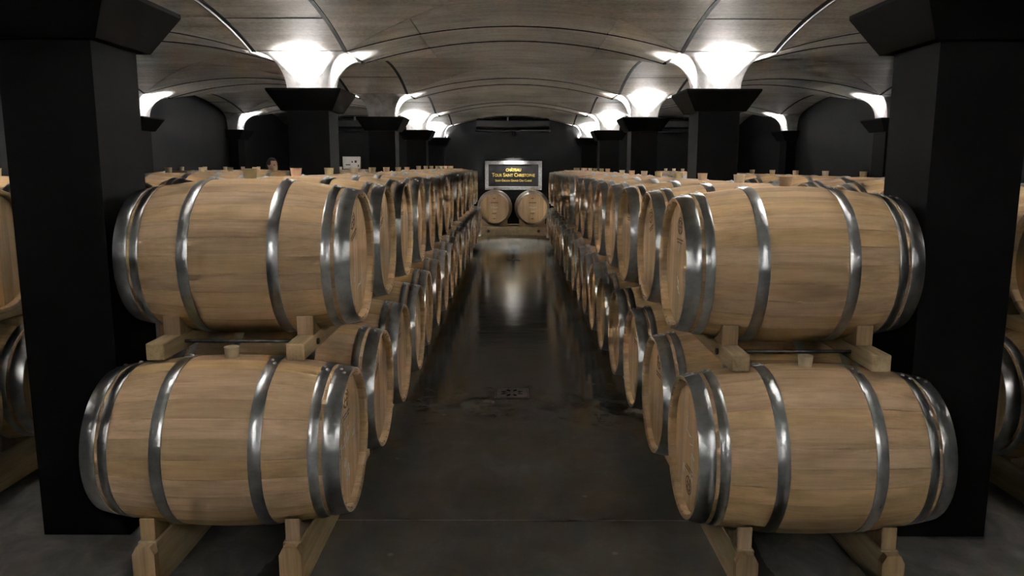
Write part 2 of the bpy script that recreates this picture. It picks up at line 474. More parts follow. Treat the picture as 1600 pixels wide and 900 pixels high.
# ------------------------------------------------------------------ barrels
BL, RB, RH = .475, .336, .2816
NS = 28
def prof(x, rb=RB, rh=RH, bl=BL): return rb - (rb-rh)*(x/bl)**2
CH = .022
def stave_geo(a0, a1, na, nx, rb=RB, rh=RH, bl=BL):
    """one stave between angles a0..a1 about the x axis (0 = up)"""
    v = []; f = []
    xs = lin(-bl, bl, nx); an = lin(a0, a1, na)
    pt = lambda x, r, a: (x, -r*math.sin(a), r*math.cos(a))
    for x in xs:
        for a in an: v.append(pt(x, prof(x, rb, rh, bl), a))
    for i in range(nx-1):
        for j in range(na-1): f.append((i*na+j, (i+1)*na+j, (i+1)*na+j+1, i*na+j+1))
    n_out = len(v)
    for s in (-1, 1):                              # end grain and the inside of the chime
        b = len(v)
        ring = [(bl, 0), (bl, .010), (bl-.012, CH), (bl-.080, CH)]
        for xx, dr in ring:
            for a in an: v.append(pt(s*xx, prof(xx, rb, rh, bl)-dr, a))
        for i in range(3):
            for j in range(na-1):
                q = (b+i*na+j, b+(i+1)*na+j, b+(i+1)*na+j+1, b+i*na+j+1); f.append(q[::-1] if s < 0 else q)
    return v, f, n_out
def set_normals(me, normals): me.normals_split_custom_set_from_vertices(normals)
def stave_mesh():
    da = PI/NS
    v, f, n_out = stave_geo(-da*.988, da*.988, 3, 9)
    # edges of the stave: side strips, slightly inside
    na, nx = 3, 9
    for j, sgn in ((0, -1), (na-1, 1)):
        b = len(v)
        for i in range(nx):
            x, y, z = v[i*na+j]; v.append((x, y, z)); 
            k = .94; v.append((x, y*k, z*k))
        for i in range(nx-1):
            q = (b+2*i, b+2*i+1, b+2*i+3, b+2*i+2); f.append(q if sgn < 0 else q[::-1])
    f = [q[::-1] for q in f]
    me = mesh_from('stave', v, f, M['stave'], True)
    nr = []
    for i, p in enumerate(v):
        if i < n_out:
            d = 2*(RB-RH)*p[0]/BL**2; q = Vector((d, p[1]/math.hypot(p[1], p[2]), p[2]/math.hypot(p[1], p[2]))).normalized(); nr.append(q)
        else: nr.append(None)
    for poly in me.polygons:
        for k in poly.vertices:
            if nr[k] is None: nr[k] = poly.normal.copy()
    set_normals(me, [tuple(q) for q in nr])
    return me
STAVE = stave_mesh()
def body_mesh(name='body', rb=RB, rh=RH, bl=BL, ns=NS, nx=9, m=None):
    V = []; F = []; nr = []
    da = 2*PI/ns
    for s in range(ns):
        v, f, n_out = stave_geo(s*da-da*.494, s*da+da*.494, 2, nx, rb, rh, bl)
        b = len(V); V += v; F += [tuple(b+i for i in q) for q in f]
        for i, p in enumerate(v):
            h = math.hypot(p[1], p[2]); d = 2*(rb-rh)*p[0]/bl**2
            nr.append(Vector((d, p[1]/h, p[2]/h)).normalized() if i < n_out else None)
    F = [q[::-1] for q in F]
    me = mesh_from(name, V, F, m or M['stave'], True)
    for poly in me.polygons:
        for k in poly.vertices:
            if nr[k] is None: nr[k] = poly.normal.copy()
    set_normals(me, [tuple(q) for q in nr])
    return me
BODY = body_mesh()
NPL = 7
HX = BL-.032
def plank_geo(i, n, R, x0, x1):
    a, b = -R + 2*R*i/n + .0006, -R + 2*R*(i+1)/n - .0006
    pts = []
    k = 7
    for y in lin(a, b, k): pts.append((y, math.sqrt(max(0, R*R-y*y))))
    for y in lin(b, a, k): pts.append((y, -math.sqrt(max(0, R*R-y*y))))
    clean = []
    for p in pts:
        if not clean or (abs(p[0]-clean[-1][0])+abs(p[1]-clean[-1][1])) > 1e-5: clean.append(p)
    if abs(clean[0][0]-clean[-1][0])+abs(clean[0][1]-clean[-1][1]) < 1e-5: clean.pop()
    return clean
RHEAD = prof(BL-.035)-CH-.0035
def recalc(me):
    bm = bmesh.new(); bm.from_mesh(me); bmesh.ops.recalc_face_normals(bm, faces=bm.faces[:]); bm.to_mesh(me); bm.free(); return me
PLANK = [recalc(MB().prism(plank_geo(i, NPL, RHEAD, 0, 0), HX-.02, HX - .0006*(i % 2), 0).mesh('head_plank', M['head'])) for i in range(NPL)]
def head_mesh(name, R, x, n, m):
    mb = MB()
    for i in range(n): mb.prism(plank_geo(i, n, R, 0, 0), x-.02, x - .0006*(i % 2), 0)
    return recalc(mb.mesh(name, m))
HEAD = head_mesh('head', RHEAD, HX, NPL, M['head'])
HOOPS = [(.4445, .060), (.382, .036), (.1785, .045)]
def hoop_mesh(c, wd, n=56, rb=RB, rh=RH, bl=BL, th=.0028):
    x0, x1 = c-wd/2, c+wd/2
    pr = [(prof(x0, rb, rh, bl)-.003, x0), (prof(x0, rb, rh, bl)+th*.6, x0), (prof(x0, rb, rh, bl)+th, x0+.002), (prof(c, rb, rh, bl)+th, c), (prof(x1, rb, rh, bl)+th, x1-.002), (prof(x1, rb, rh, bl)+th*.6, x1), (prof(x1, rb, rh, bl)-.003, x1)]
    mb = MB().lathe(pr, n, 0, cap0=False, cap1=False)
    # overlapping end of the strip near the top
    b = len(mb.v); m = 4
    for i in range(m):
        a = .07 + .16*i/(m-1)
        for x in (x0+.001, x1-.001):
            r = prof(x, rb, rh, bl)+th+.0022; mb.v.append((x, -r*math.sin(a), r*math.cos(a)))
    mb.f += [(b+2*i, b+2*i+1, b+2*i+3, b+2*i+2) for i in range(m-1)]
    r_ = prof(c, rb, rh, bl)+th
    b = len(mb.v)
    for a in (.07, .0695):
        for x in (x0+.001, x1-.001):
            r = prof(x, rb, rh, bl)+th+(.0022 if a == .07 else -.001); mb.v.append((x, -r*math.sin(a), r*math.cos(a)))
    mb.f.append((b, b+1, b+3, b+2))
    return recalc(mb.mesh('hoop', M['hoop'], angle=50))
HOOP = [hoop_mesh(*h) for h in HOOPS]
HOOP_FAR = [hoop_mesh(*h, n=36) for h in HOOPS]
RIVET = MB().lathe([(.0075, 0), (.0070, .003), (.0045, .0052), (.001, .006)], 8, 2, cap0=False).mesh('rivet', M['bright'], angle=60)
def bung_mesh(m): return MB().lathe([(.0235, -.02), (.0285, .036), (.0300, .039), (.0285, .041), (.004, .0405)], 20, 2).mesh('bung', m, angle=40)
BUNG = {k: bung_mesh(M['bung_'+k]) for k in ('olive', 'peach', 'cream')}
RX = lambda a: Matrix.Rotation(a, 4, 'X')
FLIP = Matrix.Rotation(PI, 4, 'Z')
AX = Matrix.Translation((0, 0, RB))
def barrel(loc, rz, label, group, lod, bung='olive', seed=0):
    rng = random.Random(seed)
    t = thing('oak_barrel', label, 'barrel', loc, rz, group)
    if lod == 0:
        for s in range(NS): add('stave', STAVE, t, mtx=AX @ RX(2*PI*s/NS))
        for i in range(NPL): add('head_plank', PLANK[i], t, mtx=AX)
        add('head', HEAD, t, mtx=AX @ FLIP)
    else:
        add('body', BODY, t, mtx=AX)
        add('head', HEAD, t, mtx=AX); add('head', HEAD, t, mtx=AX @ FLIP)
    hs = HOOP if lod == 0 else HOOP_FAR
    for i in range(3):
        for fl_ in (0, 1):
            mt = AX @ (FLIP if fl_ else Matrix.Identity(4))
            h = add('hoop', hs[i], t, mtx=mt)
            if lod == 0:
                c = HOOPS[i][0]; sg = -1 if fl_ else 1
                for k, a in enumerate((.10, .19)):
                    xx = c + (.008 if k else -.008)
                    rr = prof(xx)+.0045
                    mm = Matrix.Translation((xx, -rr*math.sin(a), rr*math.cos(a))) @ RX(a)
                    add('rivet', RIVET, h, mtx=mm)
    add('bung', BUNG[bung], t, (0, 0, 2*RB))
    return t
def strokes(name, polys, r, m, scale=1.0, x=HX):
    """pen strokes on the aisle-facing head; polys in (h, z) metres from its centre"""
    mb = MB()
    for p in polys:
        if len(p) < 2: continue
        b = len(mb.v); n = len(p)
        for i in range(n):
            q0, q1 = p[max(i-1, 0)], p[min(i+1, n-1)]
            tx, tz = q1[0]-q0[0], q1[1]-q0[1]; l = math.hypot(tx, tz) or 1
            nx_, nz_ = -tz/l*r, tx/l*r
            for e, hh in ((-1, -.0003), (-1, .0009), (1, .0009), (1, -.0003)):
                mb.v.append((x+hh, (p[i][0]+e*nx_)*scale, (p[i][1]+e*nz_)*scale))
        for i in range(n-1):
            for k in range(4): mb.f.append((b+4*i+k, b+4*i+(k+1) % 4, b+4*i+4+(k+1) % 4, b+4*i+4+k))
        mb.f += [(b, b+1, b+2, b+3), (b+4*n-1, b+4*n-2, b+4*n-3, b+4*n-4)]
    return recalc(mb.mesh(name, m))
def arc(cx, cy, rx, ry, a0, a1, n=8): return [(cx+rx*math.cos(math.radians(a)), cy+ry*math.sin(math.radians(a))) for a in lin(a0, a1, n)]
GL = {'B': [[(0, 0), (0, 1)], arc(0, .76, .5, .24, 90, -90)+arc(0, .26, .58, .26, 90, -90)], 'T': [[(0, 1), (.7, 1)], [(.35, 1), (.33, 0)]],
      '-': [[(.1, .5), (.6, .5)]], '1': [[(.1, .75), (.35, 1), (.35, 0)]], '3': [arc(.25, .75, .32, .25, 140, -90)+arc(.25, .25, .36, .25, 90, -140)],
      '6': [[(.5, 1), (.2, .7), (.08, .3)]+arc(.32, .25, .26, .25, 180, -180)], '8': [arc(.3, .75, .22, .24, -90, 270, 12), arc(.3, .26, .28, .26, 90, 450, 12)],
      'd': [arc(.25, .27, .25, .27, 20, 340, 10), [(.52, 1), (.5, 0)]], 'e': [[(.05, .3), (.5, .3)]+arc(.27, .28, .24, .28, 10, 320, 10)], 'a': [arc(.25, .27, .25, .27, 20, 340, 10), [(.5, .5), (.52, 0)]],
      'r': [[(.05, .55), (.08, 0)], arc(.3, .25, .22, .3, 180, 60)], 'o': [arc(.25, .27, .25, .27, 0, 360, 12)], 'J': [[(.1, 1), (.6, 1)], [(.4, 1), (.4, .1), (.25, -.05), (.05, .1)]],
      'n': [[(.05, .55), (.05, 0)], arc(.25, .3, .2, .25, 180, 0)+[(.45, 0)]], 'm': [[(.05, .55), (.05, 0)], arc(.2, .3, .15, .25, 180, 0)+[(.35, 0)], arc(.5, .3, .15, .25, 180, 0)+[(.65, 0)]], '4': [[(.4, 0), (.4, 1), (.02, .35), (.6, .35)]],
      'A': [[(0, 0), (.3, 1), (.6, 0)], [(.1, .35), (.5, .35)]], 'R': [[(0, 0), (0, 1)]+arc(0, .75, .45, .25, 90, -90)+[(.5, 0)]], '>': [[(0, .3), (.9, .5)], [(.55, .85), (.9, .5), (.65, .1)]], ' ': [], 'u': [[(.05, .55), (.08, .1), (.3, 0), (.45, .15), (.47, .55)], [(.47, .3), (.52, 0)]],
      's': [arc(.25, .42, .18, .13, 60, 270)+arc(.25, .14, .2, .15, 90, -120)]}
def write(txt, h, z, size, slant=0.0):
    out = []; x = 0
    for ch in txt:
        for p in GL[ch]:
            q = []
            for a, b in p:
                u, v_ = (x+a)*size*.8, b*size
                q.append((h+u*math.cos(slant)-v_*math.sin(slant)*.3, z+u*math.sin(slant)+v_))
            out.append(q)
        x += .85
    return out
BRAND = [arc(0, .165, .045, .035, 0, 360, 16), arc(0, .165, .03, .022, 20, 160), [(-.03, .16), (.03, .16)], [(-.018, .135), (-.018, .19)], [(.012, .138), (.012, .188)],
         [(-.06, .105), (.06, .105)], [(-.05, .092), (.045, .092)]]
BRAND_ME = strokes('brand_mark', BRAND, .0028, M['burnt'])

SP = .7177
ROWS_MAIN = {   # side: (x centre of row, rz, lower y0, lower z axis, upper y0, upper z axis)
    'left': (-.6296-BL, -.6517-BL, 0.0, 2.9519, .5171, 3.3377, 1.2092),
    'right': (.6871+BL, .6931+BL, PI, 2.9592, .4836, 3.3097, 1.1809)}
BUNGS = {'left': ['olive', 'peach', 'olive', 'cream', 'olive', 'cream'], 'right': ['peach', 'cream', 'peach', 'olive', 'olive', 'cream']}
LOWER_Y, UPPER_Y = {}, {}
for sd, (xl, xu, rz, yl, zl, yu, zu) in ROWS_MAIN.items():
    LOWER_Y[sd] = [yl + SP*k for k in range(18)]
    UPPER_Y[sd] = [yu + SP*k for k in range(8)] + [yu + 8*SP + .36 + SP*k for k in range(8)]
    rng = random.Random(3 if sd == 'left' else 5)
    for k, y in enumerate(LOWER_Y[sd]):
        lab = f'oak barrel in the bottom tier on the {sd} of the aisle, {RN[k]} from the camera'
        if k == 0: lab = f'front bottom oak barrel with chalk writing on its head, {sd} of the aisle'
        t = barrel((xl + (rng.uniform(-.012, .012) if k else 0), y, zl-RB), rz + (rng.uniform(-.008, .008) if k else 0), lab, f'bottom tier of barrels {sd} of the aisle', 0 if y < 9 else 1, 'cream', 100+k)
        if k == 0:
            if sd == 'left':
                p = write('rad Jne', -.16, .03, .042, .35) + write('BT-113', -.15, -.06, .05, .3) + write('>', .10, -.05, .07, .3) + write('de', -.06, -.10, .035, .2) + write('68', -.03, -.17, .05, .2)
                add('chalk_writing', strokes('chalk_writing', p, .0033, M['chalk']), t, mtx=AX)
            else:
                p = [[(-.04, .13), (-.06, .05), (.0, .04)], [(-.03, .04), (.02, .045), (.0, .01), (.05, .02), (.03, -.02), (.08, -.03)], [(.03, -.03), (.05, -.07)]] + write('n', -.10, -.14, .06, 0) + write('A', .02, -.13, .07, 0)
                add('chalk_writing', strokes('chalk_writing', p, .0033, M['chalk']), t, mtx=AX)
        if y < 9: add('brand_mark', BRAND_ME, t, mtx=AX @ RX(rng.choice((0, 0, PI, .4))))
    for k, y in enumerate(UPPER_Y[sd]):
        lab = f'oak barrel in the top tier on the {sd} of the aisle, {RN[k]} from the camera'
        if k == 0: lab = f'front top oak barrel with {"an olive" if sd == "left" else "a peach"} bung, {sd} of the aisle'
        t = barrel((xu + (rng.uniform(-.012, .012) if k else 0), y, zu-RB + (.012 if k > 7 else 0)), rz + (rng.uniform(-.008, .008) if k else 0), lab, f'top tier of barrels {sd} of the aisle', 0 if y < 9 else 1, BUNGS[sd][k % 6], 200+k)
        if k == 0:
            p = write('r', -.05, -.11, .04) + [[(.01, -.15), (.05, -.13), (.08, -.135), (.10, -.115), (.10, -.10)]] if sd == 'left' else write('4', .10, -.08, .06) + [[(-.03, -.06), (.0, -.09), (-.02, -.10), (.03, -.13)], [(.0, -.07), (.01, -.13)], [(-.02, .05), (.0, .09)]]
            add('chalk_writing', strokes('chalk_writing', p, .0033, M['chalk']), t, mtx=AX)
        if y < 9: add('brand_mark', BRAND_ME, t, mtx=AX @ RX(rng.choice((0, 0, .3, PI))))

# side rows beyond the pillars
SIDE = {'left': (-2.36-BL, 0.0, 3.15, .515, 3.53, 1.205), 'right': (2.295+BL, PI, 3.0, .485, 3.26, 1.185)}
for sd, (xc, rz, yl, zl, yu, zu) in SIDE.items():
    rng = random.Random(11)
    for k in range(17):
        barrel((xc, yl+SP*k, zl-RB), rz, f'bottom tier oak barrel of the side row beyond the {sd} pillars, {RN[k]} from the camera', f'side row of barrels on the {sd}', 1, 'cream')
    for k in range(16):
        lab = f'oak barrel top seen beyond the {sd} pillars, {RN[k]} from the camera in the side row'
        barrel((xc + rng.uniform(-.01, .01), yu+SP*k, zu-RB), rz + rng.uniform(-.01, .01), lab, f'side row of barrels on the {sd}', 1, ['olive', 'cream', 'cream', 'cream'][k % 4])
for k in range(6):
    barrel((-4.02, 9.45-.37+SP*k, .515-RB), 0, f'bottom tier oak barrel by the left side wall, {RN[k]} from the camera', 'barrels by the left side wall', 1, 'cream')
for k in range(5):
    barrel((-4.02, 9.45+SP*k, 1.205-RB), 0, f'oak barrel top in the row against the left side wall, {RN[k]} from the camera', 'barrels by the left side wall', 1, 'cream')

# ------------------------------------------------------------------ racks
BW = .036                                  # half width of a rack beam
XO = .275                                  # beam offset from the barrel's middle
R_AT = prof(.245)
def beam_profile(y0, y1, z0, z1, axes, zc, cham=0.0):
    """side view of a beam with shallow saddles where barrels (axis y in axes, height zc) dip into it"""
    top = []
    R = R_AT + .002
    for ya in sorted(axes):
        dz = zc - z1
        if dz < R:
            h = math.sqrt(R*R - dz*dz)
            for a in lin(-h, h, 7):
                yy = ya + a
                if y0 < yy < y1: top.append((yy, zc - math.sqrt(max(0, R*R - a*a))))
    return [(y0, z0), (y1, z0), (y1, z1)] + top[::-1] + [(y0, z1)]
def chock_profile(ya, sgn, z1, zc, d0, d1):
    R = R_AT + .001
    pts = [(ya + sgn*d0, z1), (ya + sgn*d0, zc - math.sqrt(R*R - d0*d0) - .004)]
    for d in lin(d0 - .012, d1, 5):
        pts.append((ya + sgn*d, max(z1 + .001, zc - math.sqrt(R*R - d*d))))
    pts.append((ya + sgn*d1, z1))
    return pts
def rack(xc, z0, z1, zc, y0, y1, axes, label, group, rod_y=None, lower=False):
    name = 'floor_rack' if lower else 'barrel_rack'
    t = thing(name, label, 'rack', (xc, y0, z0), 0, group)
    for s in (-1, 1):
        x0 = s*XO
        me = recalc(MB().prism([(a-y0, b-z0) for a, b in beam_profile(y0, y1, z0, z1, axes, zc)], x0-BW, x0+BW, 0).mesh('beam', M['beam']))
        b = add('beam', me, t)
        mod = b.modifiers.new('bevel', 'BEVEL'); mod.width = .004; mod.segments = 1; mod.limit_method = 'ANGLE'; mod.angle_limit = math.radians(50)
        for ya in axes:
            for sg in (-1, 1):
                d0, d1 = (.238, .118) if not lower else (.225, .10)
                hw = .034 if not lower else .028
                if y0 - .01 > ya + sg*d0 or y1 + .01 < ya + sg*d0: continue
                me = recalc(MB().prism([(a-y0, c-z0) for a, c in chock_profile(ya, sg, z1 - .001, zc, d0, d1)], x0-hw, x0+hw, 0).mesh('chock', M['chock']))
                c = add('chock', me, t)
                mod = c.modifiers.new('bevel', 'BEVEL'); mod.width = .003; mod.segments = 1; mod.limit_method = 'ANGLE'; mod.angle_limit = math.radians(50)
        if lower:       # upright end block with sloped shoulders
            zz = z1 - z0
            me = recalc(MB().prism([(x0-.042, 0), (x0+.042, 0), (x0+.042, zz-.035), (x0+.026, zz-.004), (x0-.026, zz-.004), (x0-.042, zz-.035)], -.035, 0, 1).mesh('end_block', M['chock']))
            add('end_block', me, t)
    for ry in ([rod_y] if rod_y else []) + [y1 - .2]:
        zz = (z1-z0)*.5
        r = add('tie_rod', MB().tube([(-XO-BW-.012, ry-y0, zz), (XO+BW+.012, ry-y0, zz)], .0075, 10).mesh('tie_rod', M['steel'], angle=40), t)
        for s in (-1, 1):
            add('nut', MB().lathe([(.014, 0), (.014, .010)], 6, 0, (s*(XO+BW+.001) - (.01 if s < 0 else 0), ry-y0, zz)).mesh('nut', M['steel']), r)
    return t
for sd, (xl, xu, rz, yl, zl, yu, zu) in ROWS_MAIN.items():
    LY, UY = LOWER_Y[sd], UPPER_Y[sd]
    for k in range(0, 18, 2):
        y0 = LY[k] - .235; y1 = min(LY[k] - .235 + 2*SP - .05, LY[-1]+.3)
        z1 = zl - R_AT - .004
        rack(xl, 0, z1, zl, y0, y1, [LY[k], LY[k+1]], f'wooden floor rack under bottom barrels {RN[k]} and {RN[k+1]} on the {sd} of the aisle', f'floor racks {sd} of the aisle', None, True)
    zb = zl + prof(.239) + .001
    for k in range(0, 8, 2):
        y0 = UY[k] - .40; y1 = y0 + 2*SP - .03
        rack(xu, zb, zb+.068, zu, y0, y1, [UY[k], UY[k+1]], f'two-beam wooden rack under top barrels {RN[k]} and {RN[k+1]} on the {sd} of the aisle', f'tier racks {sd} of the aisle', y0+.20)
    for k in range(8, 16, 2):
        y0 = UY[k] - .36; y1 = y0 + 2*SP - .03
        rack(xu, zb, zb+.045, zu+.012, y0, y1, [UY[k], UY[k+1]], f'two-beam wooden rack under top barrels {RN[k]} and {RN[k+1]} on the {sd} of the aisle', f'tier racks {sd} of the aisle')
for sd, (xc, rz, yl, zl, yu, zu) in SIDE.items():
    for k in range(0, 16, 2):
        y0 = yl + SP*k - .235
        rack(xc, 0, zl-R_AT-.004, zl, y0, y0+2*SP-.05, [yl+SP*k, yl+SP*(k+1)], f'wooden floor rack of the {sd} side row, {RN[k//2]} from the camera', f'side row racks on the {sd}', None, True)
        zb = zl + prof(.239) + .001; y0 = yu + SP*k - .40
        rack(xc, zb, zb+.068, zu, y0, y0+2*SP-.03, [yu+SP*k, yu+SP*(k+1)], f'wooden tier rack of the {sd} side row, {RN[k//2]} from the camera', f'side row racks on the {sd}', y0+.2)

for k in range(0, 6, 2):
    yy = [9.45-.37+SP*k, 9.45-.37+SP*(k+1)]
    rack(-4.02, 0, .515-R_AT-.004, .515, yy[0]-.235, yy[0]-.235+2*SP-.05, yy, f'wooden floor rack of the row by the left side wall, {RN[k//2]} from the camera', 'racks by the left side wall', None, True)
for k in (0, 2, 4):
    yy = [9.45+SP*k] + ([9.45+SP*(k+1)] if k < 4 else [])
    zb = .515 + prof(.239) + .001
    rack(-4.02, zb, zb+.068, 1.205, yy[0]-.40, yy[0]-.40+(2*SP-.03 if k < 4 else SP), yy, f'wooden tier rack of the row by the left side wall, {RN[k//2]} from the camera', 'racks by the left side wall')

# ------------------------------------------------------------------ end wall: two large barrels, their stand, the sign, the cooling units
E_RB, E_RH, E_L = .415, .345, .50
ez = .215
EBODY = body_mesh('body', E_RB, E_RH, E_L, 30)
EHR = prof(E_L-.035, E_RB, E_RH, E_L)-CH-.003
EHEAD_P = [recalc(MB().prism(plank_geo(i, 9, EHR, 0, 0), E_L-.056, E_L-.036-.0006*(i % 2), 0).mesh('head_plank', M['head'])) for i in range(9)]
EHEAD = head_mesh('head', EHR, E_L-.036, 9, M['head'])
EHOOP = [hoop_mesh(c, w_, 48, E_RB, E_RH, E_L) for c, w_ in ((.468, .062), (.395, .04), (.19, .05))]
for i, x in enumerate((-.415, .47)):
    sd = 'left' if i == 0 else 'right'
    t = thing('large_barrel', f'large oak barrel facing the aisle below the sign, {sd} one of two', 'barrel', (x, 18.35, ez), -PI/2, 'large barrels below the sign')
    ax = Matrix.Translation((0, 0, E_RB))
    add('body', EBODY, t, mtx=ax)
    for p in EHEAD_P: add('head_plank', p, t, mtx=ax)
    add('head', EHEAD, t, mtx=ax @ FLIP)
    for h in EHOOP:
        add('hoop', h, t, mtx=ax); add('hoop', h, t, mtx=ax @ FLIP)
    marks = [[(-.09, .13), (.09, .13)], [(-.05, -.12), (.05, -.12)], [(-.03, .23), (.03, .23)], [(-.03, -.24), (.03, -.24)]]
    add('brand_mark', strokes('brand_mark', marks, .010, M['burnt'], x=E_L-.036), t, mtx=ax)
    add('chalk_writing', strokes('chalk_writing', [[(-.08, .02), (-.02, .03), (.0, .01), (.08, .025)], [(-.03, -.07), (.06, -.065)]], .006, M['chalk'], x=E_L-.036), t, mtx=ax)
    add('bung', BUNG['cream'], t, (0, 0, 2*E_RB))
t = thing('barrel_stand', 'low timber stand carrying the two large barrels at the end wall', 'rack', (0, 17.9, 0))
for y0, y1 in ((0, .10), (.75, .85)):
    b = add('beam', MB().box(-.95, 1.0, y0, y1, .0, .205, .006).mesh('beam', M['beam']), t)
    if y0 == 0:
        for x in (-.55, .62):
            add('bolt', MB().lathe([(.035, -.012), (.035, 0)], 12, 1, (x, 0, .1)).mesh('bolt', M['steel'], angle=40), b)
for x in (-.415, .47):
    for s in (-1, 1):
        for y0 in (.01, .76):
            pts = [(x+s*.30, .205), (x+s*.30, .37), (x+s*.27, .37), (x+s*.13, .235), (x+s*.13, .205)]
            add('chock', recalc(MB().prism(pts, y0, y0+.08, 1).mesh('chock', M['chock'])), t)

# sign
SY = YF - .04
sx, sz0, sz1, swh = .03, 1.015, 1.725, .705
sg = thing('wall_sign', 'framed black sign with gold lettering on the end wall', 'sign', (sx, SY, sz0))
H = sz1 - sz0; FW = .085
fr = MB()
for pts in ([(-swh, 0), (swh, 0), (swh-FW, FW), (-swh+FW, FW)], [(swh, 0), (swh, H), (swh-FW, H-FW), (swh-FW, FW)],
            [(swh, H), (-swh, H), (-swh+FW, H-FW), (swh-FW, H-FW)], [(-swh, H), (-swh, 0), (-swh+FW, FW), (-swh+FW, H-FW)]):
    n = add('frame', recalc(MB().prism(pts, -.045, .04, 1).mesh('frame', M['frame'])), sg)
    md = n.modifiers.new('bevel', 'BEVEL'); md.width = .006; md.segments = 2
pn = add('panel', MB().box(-swh+FW-.01, swh-FW+.01, -.02, .035, FW-.01, H-FW+.01).mesh('panel', M['sign']), sg)
def text(body, size, z, small=True, ext=.006, off=.0, sxl=1.0):
    cu = bpy.data.curves.new('lettering', 'FONT'); cu.body = body; cu.size = size; cu.align_x = 'CENTER'; cu.extrude = ext; cu.offset = off
    cu.small_caps_scale = .76
    start = True
    for i, ch in enumerate(body):
        if ch in ' -': start = True; continue
        if small and not start: cu.body_format[i].use_small_caps = True
        start = False
    cu.materials.append(M['gold'])
    o = bpy.data.objects.new('lettering', cu); COL.objects.link(o); o.parent = pn
    o.location = (0, -.026, z); o.rotation_euler = (PI/2, 0, 0); o.scale = (sxl, 1, 1)
    return o
text('CHÂTEAU', .098, .455, False, .004, .0025, .85)
text('tour saint christophe', .128, .325, True, .004, .0025, .86)
cls = text('saint-émilion grand cru class', .075, .205, True, .004, .0015, .88)
acc = text('É', .075*.76, .205, False, .004, .0015, .88)
for o in pn.children:      # capitals first, then small capitals
    b = o.data.body; nb = ''
    st = True
    for ch in b:
        nb += ch.upper() if st else ch; st = ch in ' -'
    fm = [c.use_small_caps for c in o.data.body_format]
    o.data.body = nb
    for c, f_ in zip(o.data.body_format, fm): c.use_small_caps = f_
bpy.context.view_layer.update()
wa, wb = cls.dimensions.x, acc.dimensions.x
cls.location.x = -(wb + .004)/2; acc.location.x = wa/2 + .004/2 + .002; bpy.context.view_layer.update()
for o in list(pn.children):
    dg = bpy.context.evaluated_depsgraph_get(); me = bpy.data.meshes.new_from_object(o.evaluated_get(dg))
    me.name = 'lettering'; mtx = o.matrix_local.copy(); bpy.data.objects.remove(o)
    add('lettering', me, pn, mtx=mtx)

def cooler(xc, label, zc=2.43):
    t = thing('cooling_unit', label, 'air conditioner', (xc, YF, zc), 0, 'cooling units on the end wall')
    hw = .88
    add('casing', recalc(MB().prism([(0, .05), (0, .30), (-.34, .30), (-.38, .25), (-.38, .11), (-.30, .05)], -hw, hw, 0).mesh('casing', M['grille'])), t)
    for k in range(5):
        z = .12 + .026*k
        add('slat', MB().box(-hw+.03, hw-.03, -.395, -.378, z, z+.010).mesh('slat', M['grille']), t)
    add('drip_tray', MB().box(-hw-.03, hw+.03, -.34, -.01, .0, .045, .006).mesh('drip_tray', M['grille']), t)
    for s in (-1, 1):
        pts = [(s*(hw-.02), -.2, .30), (s*(hw-.06), -.22, .335), (s*(hw-.22), -.23, .325), (s*(hw-.34), -.23, .335), (s*(hw-.36), -.16, .31)]
        add('pipe', MB().tube(pts, .016, 8).mesh('pipe', M['pipe'], angle=50), t)
    add('bracket', MB().box(-.14, -.10, -.39, -.36, .25, .34, .004).mesh('bracket', M['pipe']), t)
    return t
cu = cooler(.01, 'long black cooling unit under the vault above the sign')
cooler(-3.68, 'long black cooling unit on the end wall behind the left pillars')
cooler(3.68, 'long black cooling unit on the end wall behind the right pillars')
# unseen spot under the middle unit, inferred from the light pool on the floor
fl_d = bpy.data.lights.new('floor_spot_lamp', 'SPOT'); fl_d.energy = 200; fl_d.spot_size = math.radians(30); fl_d.spot_blend = .7; fl_d.shadow_soft_size = .03; fl_d.color = (1, .97, .9)
u = add('spot', MB().lathe([(.035, .02), (.038, .10), (.03, .13)], 14, 2, cap0=False).mesh('spot', M['grille'], angle=40), cu, (.02, -.30, -.13))
lo = bpy.data.objects.new('floor_spot_lamp', fl_d); COL.objects.link(lo); lo.parent = u; lo.location = (0, 0, .01)
lo.rotation_euler = Vector((0, -1.25, -1)).to_track_quat('-Z', 'Y').to_euler()
# picture lamp over the top rail of the sign
pl = add('picture_lamp', MB().box(-.16, .16, -.15, -.115, H+.095, H+.115, .004).mesh('picture_lamp', M['grille']), sg)
add('lamp_arm', MB().tube([(0, .03, H+.03), (0, -.03, H+.12), (0, -.13, H+.12)], .007, 8).mesh('lamp_arm', M['grille'], angle=40), pl)
ad = bpy.data.lights.new('picture_lamp_light', 'AREA'); ad.shape = 'RECTANGLE'; ad.size = .30; ad.size_y = .025; ad.energy = 1.3; ad.color = (1, .98, .94); ad.spread = math.radians(140)
lo = bpy.data.objects.new('picture_lamp_light', ad); COL.objects.link(lo); lo.parent = pl; lo.location = (0, -.133, H+.092)
lo.rotation_euler = Vector((0, .30, -1)).to_track_quat('-Z', 'Y').to_euler()

